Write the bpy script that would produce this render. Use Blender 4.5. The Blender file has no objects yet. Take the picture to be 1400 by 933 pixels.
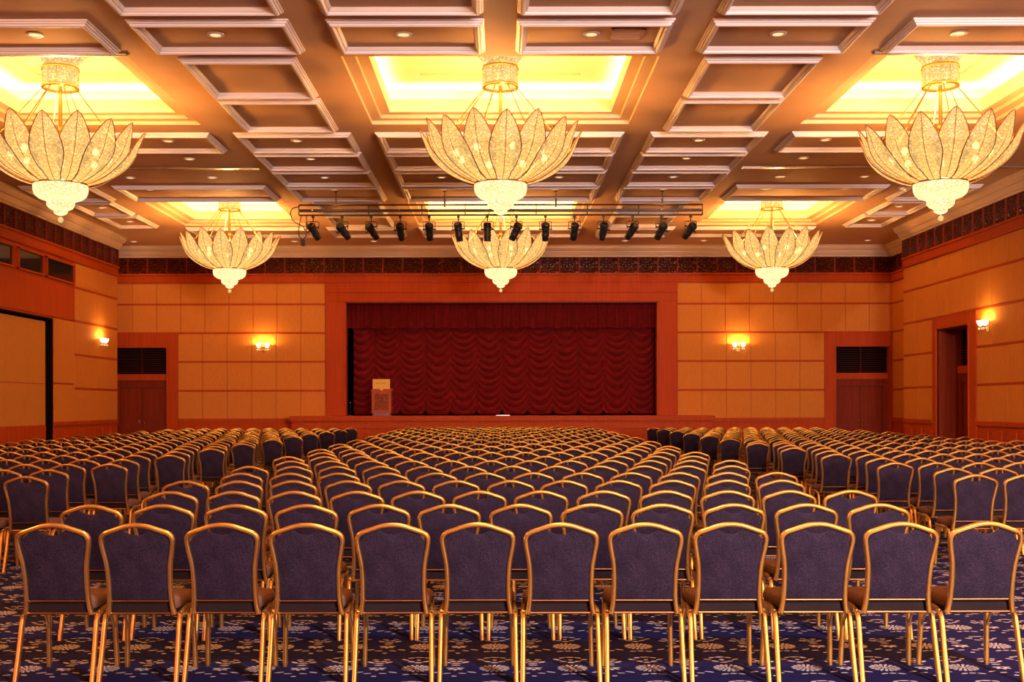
import bpy, bmesh, math, random
from math import sin, cos, pi, sqrt, radians, atan2
from mathutils import Vector, Matrix

random.seed(7)
scene = bpy.context.scene
COL = scene.collection

# ------------------------------------------------------------------ camera
F = 1600.0            # focal length in pixels of the 1400 px wide frame
EYE = 1.567
cam_d = bpy.data.cameras.new('camera')
cam_d.sensor_width = 36.0
cam_d.lens = F / 1400.0 * 36.0
cam_d.shift_x = 15.0 / 1400.0
cam_d.shift_y = 88.0 / 1400.0
cam_d.clip_start = 0.05
cam_d.clip_end = 200.0
cam = bpy.data.objects.new('camera', cam_d)
COL.objects.link(cam)
cam.location = (0, 0, EYE)
cam.rotation_euler = (radians(90), radians(0.1), 0)
scene.camera = cam

# ------------------------------------------------------------------ materials
def nmat(name):
    m = bpy.data.materials.new(name)
    m.use_nodes = True
    nt = m.node_tree
    return m, nt, nt.nodes['Principled BSDF']

class G:
    """small helper to wire math nodes"""
    def __init__(s, nt): s.nt = nt
    def m(s, op, a, b=None, c=None, clamp=False):
        n = s.nt.nodes.new('ShaderNodeMath'); n.operation = op; n.use_clamp = clamp
        for i, v in enumerate((a, b, c)):
            if v is None: continue
            if isinstance(v, (int, float)): n.inputs[i].default_value = v
            else: s.nt.links.new(v, n.inputs[i])
        return n.outputs[0]
    def add(s, a, b): return s.m('ADD', a, b)
    def sub(s, a, b): return s.m('SUBTRACT', a, b)
    def mul(s, a, b): return s.m('MULTIPLY', a, b)
    def mx(s, a, b): return s.m('MAXIMUM', a, b)
    def mn(s, a, b): return s.m('MINIMUM', a, b)
    def ab(s, a): return s.m('ABSOLUTE', a)
    def lt(s, a, b): return s.m('LESS_THAN', a, b)
    def gt(s, a, b): return s.m('GREATER_THAN', a, b)
    def node(s, t): return s.nt.nodes.new(t)
    def link(s, a, b): s.nt.links.new(a, b)

def coords(g, scale=(1, 1, 1)):
    tc = g.node('ShaderNodeTexCoord'); mp = g.node('ShaderNodeMapping')
    mp.inputs['Scale'].default_value = scale
    g.link(tc.outputs['Object'], mp.inputs['Vector'])
    return mp.outputs['Vector']

def noise(g, vec, scale, detail=3.0, rough=0.55):
    n = g.node('ShaderNodeTexNoise')
    n.inputs['Scale'].default_value = scale; n.inputs['Detail'].default_value = detail
    n.inputs['Roughness'].default_value = rough
    g.link(vec, n.inputs['Vector'])
    return n.outputs['Fac']

def ramp(g, fac, stops):
    r = g.node('ShaderNodeValToRGB')
    e = r.color_ramp.elements
    while len(e) < len(stops): e.new(0.5)
    for i, (p, c) in enumerate(stops):
        e[i].position = p; e[i].color = (*c, 1)
    g.link(fac, r.inputs['Fac'])
    return r.outputs['Color']

def bump(g, h, bsdf, strength=0.3, dist=0.01):
    b = g.node('ShaderNodeBump'); b.inputs['Strength'].default_value = strength; b.inputs['Distance'].default_value = dist
    g.link(h, b.inputs['Height']); g.link(b.outputs['Normal'], bsdf.inputs['Normal'])

def mat_noise(name, c0, c1, rough, scale, stretch=(1, 1, 1), metallic=0.0, bmp=0.0, dist=0.003, sheen=0.0, spec=0.5, detail=3.0):
    m, nt, b = nmat(name); g = G(nt)
    v = coords(g, stretch)
    f = noise(g, v, scale, detail)
    g.link(ramp(g, f, [(0.3, c0), (0.7, c1)]), b.inputs['Base Color'])
    b.inputs['Roughness'].default_value = rough; b.inputs['Metallic'].default_value = metallic
    b.inputs['Specular IOR Level'].default_value = spec
    if sheen: b.inputs['Sheen Weight'].default_value = sheen
    if bmp: bump(g, f, b, bmp, dist)
    return m

M = {}
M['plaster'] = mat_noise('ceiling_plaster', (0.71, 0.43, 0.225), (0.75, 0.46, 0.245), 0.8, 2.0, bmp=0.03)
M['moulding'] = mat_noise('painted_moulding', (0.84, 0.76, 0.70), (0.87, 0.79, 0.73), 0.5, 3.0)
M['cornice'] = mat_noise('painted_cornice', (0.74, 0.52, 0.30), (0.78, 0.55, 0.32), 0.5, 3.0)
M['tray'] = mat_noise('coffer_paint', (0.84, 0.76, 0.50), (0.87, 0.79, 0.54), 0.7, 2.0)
M['fabric'] = mat_noise('wall_fabric', (0.66, 0.218, 0.033), (0.72, 0.245, 0.038), 0.9, 9.0, (3, 3, 0.6), bmp=0.06, dist=0.002, spec=0.1)
M['wood'] = mat_noise('red_wood', (0.44, 0.055, 0.006), (0.52, 0.072, 0.009), 0.55, 2.2, (6, 6, 0.35), bmp=0.02, spec=0.09)
M['wood_dark'] = mat_noise('dark_red_wood', (0.19, 0.022, 0.004), (0.25, 0.030, 0.005), 0.5, 2.2, (6, 6, 0.35), bmp=0.02, spec=0.12)
M['louver'] = mat_noise('louver_wood', (0.045, 0.007, 0.003), (0.06, 0.009, 0.004), 0.6, 3.0, spec=0.1)
M['gap'] = mat_noise('shadow_gap_black', (0.006, 0.004, 0.003), (0.009, 0.005, 0.004), 0.9, 3.0, spec=0.05)
M['black'] = mat_noise('black_metal', (0.010, 0.009, 0.009), (0.016, 0.014, 0.013), 0.45, 6.0)
M['truss'] = mat_noise('dark_truss_metal', (0.022, 0.014, 0.011), (0.03, 0.018, 0.014), 0.5, 6.0)
M['chrome'] = mat_noise('dull_silver', (0.7, 0.66, 0.6), (0.8, 0.76, 0.7), 0.25, 6.0, metallic=1.0)
M['velvet'] = mat_noise('red_velvet', (0.135, 0.0035, 0.0035), (0.185, 0.005, 0.0045), 0.8, 5.0, bmp=0.05, sheen=0.03, spec=0.15)
M['gold'] = mat_noise('chair_gold', (0.88, 0.60, 0.25), (0.93, 0.66, 0.29), 0.30, 5.0, metallic=1.0)
M['brass'] = mat_noise('brass', (0.80, 0.52, 0.16), (0.88, 0.58, 0.20), 0.22, 5.0, metallic=1.0)
M['board'] = mat_noise('seat_board', (0.014, 0.008, 0.008), (0.022, 0.012, 0.011), 0.8, 5.0, spec=0.04)
M['bronze'] = mat_noise('dark_bronze', (0.30, 0.11, 0.035), (0.36, 0.14, 0.045), 0.4, 5.0, metallic=1.0)
M['panelcarpet'] = mat_noise('partition_fabric', (0.60, 0.225, 0.036), (0.66, 0.25, 0.042), 0.9, 9.0, (3, 3, 0.6), spec=0.1)
M['white'] = mat_noise('white_plastic', (0.78, 0.74, 0.70), (0.84, 0.80, 0.76), 0.45, 4.0)
M['sign'] = mat_noise('brass_plaque', (0.95, 0.52, 0.085), (0.98, 0.58, 0.11), 0.7, 3.0, (1, 1, 6), spec=0.1)
M['ink'] = mat_noise('plaque_script', (0.50, 0.26, 0.06), (0.55, 0.29, 0.07), 0.6, 3.0)
M['lectern'] = mat_noise('lectern_wood', (0.44, 0.085, 0.024), (0.52, 0.105, 0.032), 0.5, 2.5, (5, 5, 0.5), spec=0.15)
M['plinth'] = mat_noise('lectern_plinth_paint', (0.20, 0.10, 0.14), (0.25, 0.13, 0.17), 0.5, 3.0)

# speckled chair fabric
def chair_fabric():
    m, nt, b = nmat('purple_speckled_fabric'); g = G(nt)
    v = coords(g)
    f = noise(g, v, 260.0, 2.0, 0.6)
    f2 = noise(g, v, 9.0, 2.0)
    c = ramp(g, g.add(g.mul(f, 0.8), g.mul(f2, 0.2)), [(0.40, (0.006, 0.0025, 0.0065)), (0.52, (0.016, 0.0072, 0.0165)), (0.64, (0.050, 0.026, 0.046))])
    g.link(c, b.inputs['Base Color'])
    b.inputs['Roughness'].default_value = 0.8
    b.inputs['Sheen Weight'].default_value = 0.03
    b.inputs['Specular IOR Level'].default_value = 0.15
    bump(g, f, b, 0.25, 0.002)
    return m
M['chair'] = chair_fabric()

M['seatfab'] = mat_noise('warm_lit_seat_fabric', (0.10, 0.045, 0.030), (0.17, 0.075, 0.045), 0.85, 180.0, bmp=0.15, dist=0.002, spec=0.15)  # lighter, browner than the backs: warm light from above put into the colour

# patterned carpet: rosettes, small lotus flowers and leaf sprigs woven on navy
def carpet():
    m, nt, b = nmat('floral_carpet'); g = G(nt)
    tc = g.node('ShaderNodeTexCoord'); sp = g.node('ShaderNodeSeparateXYZ')
    g.link(tc.outputs['Object'], sp.inputs[0])
    X, Y = sp.outputs[0], sp.outputs[1]
    PX, PY = 0.465, 0.63
    def cell(c, off, p):       # signed distance from the cell's middle
        t = g.m('FRACT', g.m('ADD', g.m('MULTIPLY', g.sub(c, off), 1.0 / p), 0.5))
        return g.mul(g.sub(t, 0.5), p)
    u = cell(X, -0.042, PX); v = cell(Y, 6.97, PY)
    au = g.ab(u)
    w = cell(X, -0.042 + PX / 2, PX); aw = g.ab(w)
    r = g.m('SQRT', g.add(g.mul(u, u), g.mul(v, v)))
    th = g.m('ARCTAN2', v, u)
    pet = g.m('SINE', g.mul(th, 17.0))
    ringa = g.mul(g.mul(g.gt(r, 0.056), g.lt(r, g.add(0.086, g.mul(pet, 0.006)))), g.gt(pet, -0.35))
    pet2 = g.m('SINE', g.add(g.mul(th, 11.0), 0.8))
    ringb = g.mul(g.mul(g.gt(r, 0.024), g.lt(r, g.add(0.050, g.mul(pet2, 0.005)))), g.gt(pet2, -0.3))
    core = g.lt(r, 0.016)
    mask = g.mx(g.mx(ringa, ringb), core)
    # lotus between the rosettes
    v2 = g.add(v, 0.0)
    r2 = g.m('SQRT', g.add(g.mul(w, w), g.mul(v2, v2)))
    th2 = g.m('ARCTAN2', v2, w)
    pt = g.m('COSINE', g.mul(g.add(th2, pi / 2), 7.0))
    lot = g.mul(g.mul(g.lt(r2, g.add(0.042, g.mul(pt, 0.013))), g.gt(r2, 0.014)), g.lt(v2, 0.022))
    mask = g.mx(mask, lot)
    def ell(a, cx, cy, ax, ay, ang):
        ca, sa = cos(ang), sin(ang)
        dx = g.sub(a, cx); dy = g.sub(v, cy)
        e1 = g.add(g.mul(dx, ca / ax), g.mul(dy, sa / ax))
        e2 = g.add(g.mul(dx, -sa / ay), g.mul(dy, ca / ay))
        return g.lt(g.add(g.mul(e1, e1), g.mul(e2, e2)), 1.0)
    for (a, cx, cy, ax, ay, ang) in [
        (au, 0.0, 0.155, 0.022, 0.012, 0), (au, 0.045, 0.185, 0.024, 0.010, 0.5), (au, 0.0, 0.225, 0.014, 0.014, 0), (au, 0.085, 0.235, 0.026, 0.010, 0.6),
        (au, 0.05, 0.285, 0.022, 0.010, -0.5), (au, 0.0, 0.30, 0.03, 0.010, 0),
        (au, 0.0, -0.145, 0.02, 0.011, 0), (au, 0.05, -0.155, 0.024, 0.010, -0.4),
        (aw, 0.0, 0.085, 0.028, 0.010, 0), (aw, 0.0, 0.135, 0.030, 0.009, 0), (aw, 0.055, 0.165, 0.028, 0.011, 0.7), (aw, 0.02, 0.19, 0.020, 0.010, 0.4),
        (aw, 0.035, 0.235, 0.022, 0.009, -0.3), (aw, 0.10, -0.10, 0.030, 0.010, -0.5), (aw, 0.045, -0.13, 0.024, 0.009, -0.2), (aw, 0.0, -0.20, 0.016, 0.012, 0)]:
        mask = g.mx(mask, ell(a, cx, cy, ax, ay, ang))
    wv = noise(g, tc.outputs['Object'], 240.0, 2.0)
    mix = g.node('ShaderNodeMix'); mix.data_type = 'RGBA'
    g.link(g.mul(mask, g.add(0.65, g.mul(wv, 0.7))), mix.inputs['Factor'])
    mix.inputs['A'].default_value = (0.005, 0.0035, 0.038, 1)
    mix.inputs['B'].default_value = (0.50, 0.39, 0.30, 1)
    g.link(mix.outputs['Result'], b.inputs['Base Color'])
    b.inputs['Roughness'].default_value = 0.9
    b.inputs['Specular IOR Level'].default_value = 0.15
    bump(g, wv, b, 0.3, 0.003)
    return m
M['carpet'] = carpet()

# carved fretwork of the frieze
def carved():
    m, nt, b = nmat('carved_fretwork'); g = G(nt)
    tc = g.node('ShaderNodeTexCoord'); sp = g.node('ShaderNodeSeparateXYZ')
    g.link(tc.outputs['Object'], sp.inputs[0])
    s = g.add(sp.outputs[0], sp.outputs[1]); z = sp.outputs[2]
    t = g.ab(g.mul(g.sub(g.m('FRACT', g.mul(s, 1 / 0.67)), 0.5), 0.67))
    cb = g.node('ShaderNodeCombineXYZ')
    g.link(t, cb.inputs[0]); g.link(z, cb.inputs[1])
    vo = g.node('ShaderNodeTexVoronoi'); vo.feature = 'DISTANCE_TO_EDGE'; vo.inputs['Scale'].default_value = 11.0
    g.link(cb.outputs[0], vo.inputs['Vector'])
    h = g.m('MULTIPLY', vo.outputs['Distance'], 5.0, clamp=True)
    cr = ramp(g, h, [(0.12, (0.40, 0.070, 0.012)), (0.45, (0.19, 0.030, 0.006)), (0.8, (0.06, 0.010, 0.003))])
    g.link(cr, b.inputs['Base Color'])
    b.inputs['Roughness'].default_value = 0.22
    b.inputs['Specular IOR Level'].default_value = 0.35
    bump(g, g.sub(1.0, h), b, 1.0, 0.08)
    return m
M['carved'] = carved()
M['carvedlect'] = mat_noise('carved_lectern_wood', (0.14, 0.024, 0.006), (0.42, 0.085, 0.022), 0.5, 16.0, bmp=0.8, dist=0.03, spec=0.15)

def glassy():
    m, nt, b = nmat('dark_window_glass')
    g = G(nt)
    f = noise(g, coords(g), 0.8, 1.0)
    g.link(ramp(g, f, [(0.3, (0.012, 0.014, 0.010)), (0.7, (0.02, 0.022, 0.014))]), b.inputs['Base Color'])
    b.inputs['Roughness'].default_value = 0.06
    b.inputs['Specular IOR Level'].default_value = 0.9
    return m
M['glass'] = glassy()

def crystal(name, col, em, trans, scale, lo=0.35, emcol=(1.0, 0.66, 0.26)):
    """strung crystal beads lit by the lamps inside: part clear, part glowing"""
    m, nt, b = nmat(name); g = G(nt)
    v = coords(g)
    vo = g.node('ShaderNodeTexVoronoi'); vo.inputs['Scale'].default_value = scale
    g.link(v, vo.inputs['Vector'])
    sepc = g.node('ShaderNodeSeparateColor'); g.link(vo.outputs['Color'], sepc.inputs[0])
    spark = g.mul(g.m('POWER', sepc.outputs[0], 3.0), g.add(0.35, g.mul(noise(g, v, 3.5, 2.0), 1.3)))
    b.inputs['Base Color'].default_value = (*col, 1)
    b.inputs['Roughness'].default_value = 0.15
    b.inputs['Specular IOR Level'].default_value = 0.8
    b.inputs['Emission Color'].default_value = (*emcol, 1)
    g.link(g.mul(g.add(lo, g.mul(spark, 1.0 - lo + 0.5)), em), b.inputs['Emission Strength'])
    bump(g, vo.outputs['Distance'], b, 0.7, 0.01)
    tl = g.node('ShaderNodeBsdfTranslucent'); tl.inputs[0].default_value = (*col, 1)
    tp = g.node('ShaderNodeBsdfTransparent'); tp.inputs[0].default_value = (1, 0.93, 0.8, 1)
    m1 = g.node('ShaderNodeMixShader'); m1.inputs[0].default_value = 0.35
    g.link(b.outputs[0], m1.inputs[1]); g.link(tl.outputs[0], m1.inputs[2])
    m2 = g.node('ShaderNodeMixShader')
    g.link(g.mul(g.add(0.5, g.mul(sepc.outputs[1], 1.0)), trans), m2.inputs[0])
    g.link(m1.outputs[0], m2.inputs[1]); g.link(tp.outputs[0], m2.inputs[2])
    out = nt.nodes['Material Output']
    g.link(m2.outputs[0], out.inputs['Surface'])
    return m
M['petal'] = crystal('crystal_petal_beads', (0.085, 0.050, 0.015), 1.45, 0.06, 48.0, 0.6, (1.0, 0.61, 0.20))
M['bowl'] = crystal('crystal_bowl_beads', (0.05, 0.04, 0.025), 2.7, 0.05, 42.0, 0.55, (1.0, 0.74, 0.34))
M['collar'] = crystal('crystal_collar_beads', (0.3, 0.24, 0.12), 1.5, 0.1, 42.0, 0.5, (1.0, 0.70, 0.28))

def emit(name, col, s):
    m, nt, b = nmat(name)
    b.inputs['Base Color'].default_value = (0.8, 0.7, 0.5, 1)
    b.inputs['Emission Color'].default_value = (*col, 1)
    b.inputs['Emission Strength'].default_value = s
    return m
M['bulb'] = emit('lit_bulb', (1.0, 0.72, 0.36), 16.0)
M['lamp'] = emit('lit_downlight', (1.0, 0.66, 0.30), 1.15)
M['cup'] = emit('lit_glass_cup', (1.0, 0.72, 0.34), 3.5)

# ------------------------------------------------------------------ mesh helpers
class MB:
    def __init__(s): s.v = []; s.f = []; s.mi = []; s.mats = []
    def slot(s, m):
        if m not in s.mats: s.mats.append(m)
        return s.mats.index(m)
    def add(s, vs, fs, m):
        o = len(s.v); k = s.slot(m)
        s.v.extend([tuple(p) for p in vs])
        for f in fs: s.f.append(tuple(o + i for i in f)); s.mi.append(k)
        return s
    def box(s, x0, x1, y0, y1, z0, z1, m, bev=0.0):
        if x0 > x1: x0, x1 = x1, x0
        if y0 > y1: y0, y1 = y1, y0
        if bev <= 0:
            vs = [(x, y, z) for z in (z0, z1) for y in (y0, y1) for x in (x0, x1)]
            fs = [(0, 2, 3, 1), (4, 5, 7, 6), (0, 1, 5, 4), (1, 3, 7, 5), (3, 2, 6, 7), (2, 0, 4, 6)]
            return s.add(vs, fs, m)
        b = min(bev, (x1 - x0) * .45, (y1 - y0) * .45, (z1 - z0) * .45)
        bm = bmesh.new(); bmesh.ops.create_cube(bm, size=1.0)
        for v in bm.verts:
            v.co = Vector(((x0 + x1) / 2 + v.co.x * (x1 - x0), (y0 + y1) / 2 + v.co.y * (y1 - y0), (z0 + z1) / 2 + v.co.z * (z1 - z0)))
        bmesh.ops.bevel(bm, geom=bm.edges[:], offset=b, segments=2, affect='EDGES')
        bm.verts.index_update()
        s.add([v.co[:] for v in bm.verts], [[v.index for v in f.verts] for f in bm.faces], m); bm.free()
        return s
    def lathe(s, prof, m, n=24, c=(0, 0), close=False):
        vs = []; fs = []
        k = len(prof)
        for i in range(n):
            a = 2 * pi * i / n
            for (r, z) in prof: vs.append((c[0] + r * cos(a), c[1] + r * sin(a), z))
        for i in range(n):
            j = (i + 1) % n
            for q in range(k - 1): fs.append((i * k + q, j * k + q, j * k + q + 1, i * k + q + 1))
            if close: fs.append((i * k + k - 1, j * k + k - 1, j * k, i * k))
        return s.add(vs, fs, m)
    def tube(s, pts, r, m, n=8, cap=True):
        prof = [(r * cos(2 * pi * i / n), r * sin(2 * pi * i / n)) for i in range(n)]
        return s.sweep(pts, prof, m, cap=cap)
    def sweep(s, pts, prof, m, bref=None, cap=True, closed=False):
        """sweep a closed 2-D profile (n, b) along pts; bref keeps b close to a fixed direction"""
        P = [Vector(p) for p in pts]; n = len(P); k = len(prof); vs = []
        for i, p in enumerate(P):
            if closed: t = (P[(i + 1) % n] - P[i - 1])
            else: t = (P[min(i + 1, n - 1)] - P[max(i - 1, 0)])
            t.normalize()
            ref = Vector(bref) if bref is not None else (Vector((0, 0, 1)) if abs(t.z) < 0.9 else Vector((0, 1, 0)))
            nn = ref.cross(t)
            if nn.length < 1e-5: nn = Vector((1, 0, 0)).cross(t)
            nn.normalize(); bb = t.cross(nn); bb.normalize()
            for (a, b) in prof: vs.append(p + nn * a + bb * b)
        fs = []
        for i in range(n if closed else n - 1):
            j = (i + 1) % n
            for q in range(k):
                w = (q + 1) % k
                fs.append((i * k + q, i * k + w, j * k + w, j * k + q))
        if cap and not closed:
            fs.append(tuple(range(k - 1, -1, -1))); fs.append(tuple((n - 1) * k + q for q in range(k)))
        return s.add(vs, fs, m)
    def grid(s, nu, nv, fn, m):
        vs = [fn(i / (nu - 1), j / (nv - 1)) for j in range(nv) for i in range(nu)]
        fs = [(j * nu + i, j * nu + i + 1, (j + 1) * nu + i + 1, (j + 1) * nu + i) for j in range(nv - 1) for i in range(nu - 1)]
        return s.add(vs, fs, m)
    def ball(s, c, r, m, n=10, sq=(1, 1, 1)):
        prof = [(max(r * sin(pi * i / n), 1e-4), -r * cos(pi * i / n)) for i in range(n + 1)]
        o = len(s.v); s.lathe(prof, m, n + 2)
        for i in range(o, len(s.v)):
            x, y, z = s.v[i]; s.v[i] = (c[0] + x * sq[0], c[1] + y * sq[1], c[2] + z * sq[2])
        return s
    def xform(s, mat, start=0):
        for i in range(start, len(s.v)): s.v[i] = tuple(mat @ Vector(s.v[i]))
        return s
    def mesh(s, name, smooth=None):
        me = bpy.data.meshes.new(name)
        me.from_pydata(s.v, [], s.f)
        for k in s.mats: me.materials.append(M[k])
        me.polygons.foreach_set('material_index', s.mi)
        if smooth is not None:
            me.polygons.foreach_set('use_smooth', [True] * len(me.polygons))
            me.set_sharp_from_angle(angle=radians(smooth))
        me.update()
        return me
    def build(s, name, parent=None, smooth=None, fix=False):
        me = s.mesh(name, smooth)
        if fix:
            bm = bmesh.new(); bm.from_mesh(me); bmesh.ops.recalc_face_normals(bm, faces=bm.faces[:]); bm.to_mesh(me); bm.free()
        o = bpy.data.objects.new(name, me); COL.objects.link(o)
        if parent is not None: o.parent = parent
        return o

def thing(name, label, cat, loc=(0, 0, 0), group=None, rz=0.0):
    o = bpy.data.objects.new(name, None); COL.objects.link(o)
    o.empty_display_size = 0.2
    o.location = loc; o.rotation_euler = (0, 0, rz)
    o['label'] = label; o['category'] = cat
    if group: o['group'] = group
    return o

def tag(o, label, cat, group=None, kind=None):
    o['label'] = label; o['category'] = cat
    if group: o['group'] = group
    if kind: o['kind'] = kind
    return o

def struct(mb, name, smooth=None, parent=None):
    o = mb.build(name, parent, smooth)
    o['kind'] = 'structure'
    return o

def copy_tree(o, parent=None):
    c = o.copy(); COL.objects.link(c); c.parent = parent
    for ch in list(o.children): copy_tree(ch, c)
    return c

_trim = [0]
def trim(mb, smooth=None):
    _trim[0] += 1
    return struct(mb, 'trim_%d' % _trim[0], smooth)

ORD = ['zeroth', 'first', 'second', 'third', 'fourth', 'fifth', 'sixth', 'seventh', 'eighth', 'ninth', 'tenth', 'eleventh', 'twelfth',
       'thirteenth', 'fourteenth', 'fifteenth', 'sixteenth', 'seventeenth', 'eighteenth', 'nineteenth', 'twentieth']

def spline(pts, per=5):
    P = [Vector(p) for p in pts]; out = []
    for i in range(len(P) - 1):
        p0 = P[max(i - 1, 0)]; p1 = P[i]; p2 = P[i + 1]; p3 = P[min(i + 2, len(P) - 1)]
        for k in range(per):
            t = k / per
            out.append(0.5 * ((2 * p1) + (p2 - p0) * t + (2 * p0 - 5 * p1 + 4 * p2 - p3) * t * t + (3 * p1 - p0 - 3 * p2 + p3) * t ** 3))
    out.append(P[-1])
    return out

def interp(x, tab):
    if x <= tab[0][0]: return tab[0][1]
    for (a, va), (b, vb) in zip(tab, tab[1:]):
        if x <= b: return va + (vb - va) * (x - a) / (b - a)
    return tab[-1][1]

# ------------------------------------------------------------------ room dimensions
HC = 7.0                    # ceiling
XW = 12.45                  # side walls
XR = 13.4                   # recesses beside the stage
YB = 40.0                   # back wall
YREAR = -9.0
YL, YRT = 37.9, 36.1        # where the left and right wall blocks end
RAILS = [2.08, 3.07, 4.05, 5.03]
ZW, ZT, ZF0, ZF1 = 1.10, 5.78, 6.05, 6.62   # wainscot top, panel top, frieze

fl = MB(); fl.add([(-XR - .3, YREAR, 0), (XR + .3, YREAR, 0), (XR + .3, 43.5, 0), (-XR - .3, 43.5, 0)], [(0, 1, 2, 3)], 'carpet')
fo = struct(fl, 'floor')

# ---- ceiling with six recessed trays
CX = [(-7.65, 1.86), (0.0, 2.48), (7.65, 1.86)]
CY = [(-7.2, -2.8), (5.5, 9.9), (18.2, 22.6), (30.95, 35.3)]
xs = sorted({-XR - .3, XR + .3} | {c - h for c, h in CX} | {c + h for c, h in CX})
ys = sorted({YREAR, YB + .3} | {y for p in CY for y in p})
ce = MB()
def hole(xm, ym):
    return any(abs(xm - c) < h for c, h in CX) and any(a < ym < b for a, b in CY)
for i in range(len(xs) - 1):
    for j in range(len(ys) - 1):
        if hole((xs[i] + xs[i + 1]) / 2, (ys[j] + ys[j + 1]) / 2): continue
        ce.add([(xs[i], ys[j], HC), (xs[i], ys[j + 1], HC), (xs[i + 1], ys[j + 1], HC), (xs[i + 1], ys[j], HC)], [(0, 1, 2, 3)], 'plaster')
def ringfaces(mb, ra, za, rb, zb, m):
    """quad strip between two rectangles (x0,x1,y0,y1)"""
    A = [(ra[0], ra[2], za), (ra[1], ra[2], za), (ra[1], ra[3], za), (ra[0], ra[3], za)]
    B = [(rb[0], rb[2], zb), (rb[1], rb[2], zb), (rb[1], rb[3], zb), (rb[0], rb[3], zb)]
    mb.add(A + B, [(i, (i + 1) % 4, 4 + (i + 1) % 4, 4 + i) for i in range(4)], m)
def inset(r, d): return (r[0] + d, r[1] - d, r[2] + d, r[3] - d)
for c, h in CX:
    for a, b in CY:
        r = (c - h, c + h, a, b)
        seq = [(0, HC, 'cornice'), (0.0, HC + .07, 'cornice'), (.19, HC + .07, 'cornice'), (.19, HC + .14, 'cornice'), (.38, HC + .14, 'cornice'),
               (.38, HC + .39, 'tray'), (.42, HC + .39, 'tray')]
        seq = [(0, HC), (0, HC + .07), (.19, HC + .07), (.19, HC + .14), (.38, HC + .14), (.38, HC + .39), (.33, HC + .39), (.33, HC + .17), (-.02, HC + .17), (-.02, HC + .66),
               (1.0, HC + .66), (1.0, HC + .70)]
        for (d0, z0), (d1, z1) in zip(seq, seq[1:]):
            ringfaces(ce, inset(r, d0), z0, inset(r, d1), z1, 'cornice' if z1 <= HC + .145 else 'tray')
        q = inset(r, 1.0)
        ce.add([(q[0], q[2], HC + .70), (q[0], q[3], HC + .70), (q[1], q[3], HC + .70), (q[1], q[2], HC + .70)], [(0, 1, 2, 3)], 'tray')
struct(ce, 'ceiling')

# ---- moulded frames on the ceiling
PROF = [(a * .74, b * .74) for a, b in [(0.0, 0.0), (0.0, 0.035), (0.03, 0.04), (0.035, 0.07), (0.065, 0.075), (0.07, 0.105), (0.10, 0.125), (0.125, 0.125), (0.15, 0.10), (0.155, 0.075), (0.18, 0.07), (0.20, 0.035), (0.215, 0.0)]]
def frame(x0, x1, y0, y1):
    mb = MB(); r = (min(x0, x1), max(x0, x1), y0, y1)
    for (d0, h0), (d1, h1) in zip(PROF, PROF[1:]):
        ringfaces(mb, inset(r, d0), HC - h0, inset(r, d1), HC - h1, 'moulding')
    trim(mb)
for sg in (-1, 1):
    for (y0, y1) in [(11.2, 12.7), (13.0, 14.5), (14.75, 16.1), (16.42, 17.87)]:
        frame(sg * 2.98, sg * 5.27, y0, y1)
        frame(sg * 0.23, sg * 2.46, y0, y1)
    frame(sg * 5.8, sg * 9.5, 16.42, 17.87)
    for (y0, y1) in [(18.22, 20.45), (20.66, 22.95), (30.95, 33.0), (33.2, 35.3)]:
        frame(sg * 3.18, sg * 5.03, y0, y1)
        if y0 > 30: frame(sg * 10.3, sg * 11.55, y0, y1)
    for (y0, y1) in [(23.25, 24.85), (25.05, 26.72), (26.92, 28.66), (28.84, 30.75), (35.6, 37.3)]:
        frame(sg * 2.98, sg * 5.32, y0, y1)
        if y0 < 24 or y0 > 28: frame(sg * 5.8, sg * 9.6, y0, y1)
    frame(sg * 10.1, sg * 11.9, 28.84, 30.75)
for (y0, y1) in [(23.25, 24.85), (25.05, 26.72), (26.92, 28.66), (28.84, 30.75), (35.6, 37.3)]:
    frame(-2.5, 2.46, y0, y1)

# partition tracks in the ceiling
def track(x0, x1, y, label):
    mb = MB()
    mb.box(x0, x1, y - .07, y - .02, HC - .03, HC + .002, 'chrome'); mb.box(x0, x1, y + .02, y + .07, HC - .03, HC + .002, 'chrome')
    mb.box(x0, x1, y - .02, y + .02, HC - .012, HC + .002, 'gap')
    tag(mb.build('ceiling_track'), label, 'track', 'sliding partition tracks')
track(-12.4, -5.75, 18.02, 'silver partition track in ceiling before the near chandelier by windowed wall')
track(5.75, 12.4, 18.02, 'silver partition track in ceiling before the near chandelier by doorway wall')
track(-12.4, -5.5, 26.7, 'thin silver partition track in flat ceiling halfway along windowed side')
track(5.5, 12.4, 26.7, 'thin silver partition track in flat ceiling halfway along doorway side')

# ceiling vent in the moulded frame
vt = thing('ceiling_vent', 'small rectangular air vent beside a downlight in the moulded frame', 'vent', (1.85, 17.1, HC))
mb = MB(); mb.box(-.24, .24, -.24, .24, -.005, 0.0, 'plaster'); mb.build('backing', vt)
mb = MB()
for k in range(9): mb.box(-.21, .21, -.2 + k * .048, -.18 + k * .048, -.013, -.005, 'plaster')
mb.build('slats', vt)
mb = MB()
for d in ((-.24, .24, -.24, -.21), (-.24, .24, .21, .24), (-.24, -.21, -.24, .24), (.21, .24, -.24, .24)): mb.box(d[0], d[1], d[2], d[3], -.016, 0, 'plaster')
mb.build('rim', vt)

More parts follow.
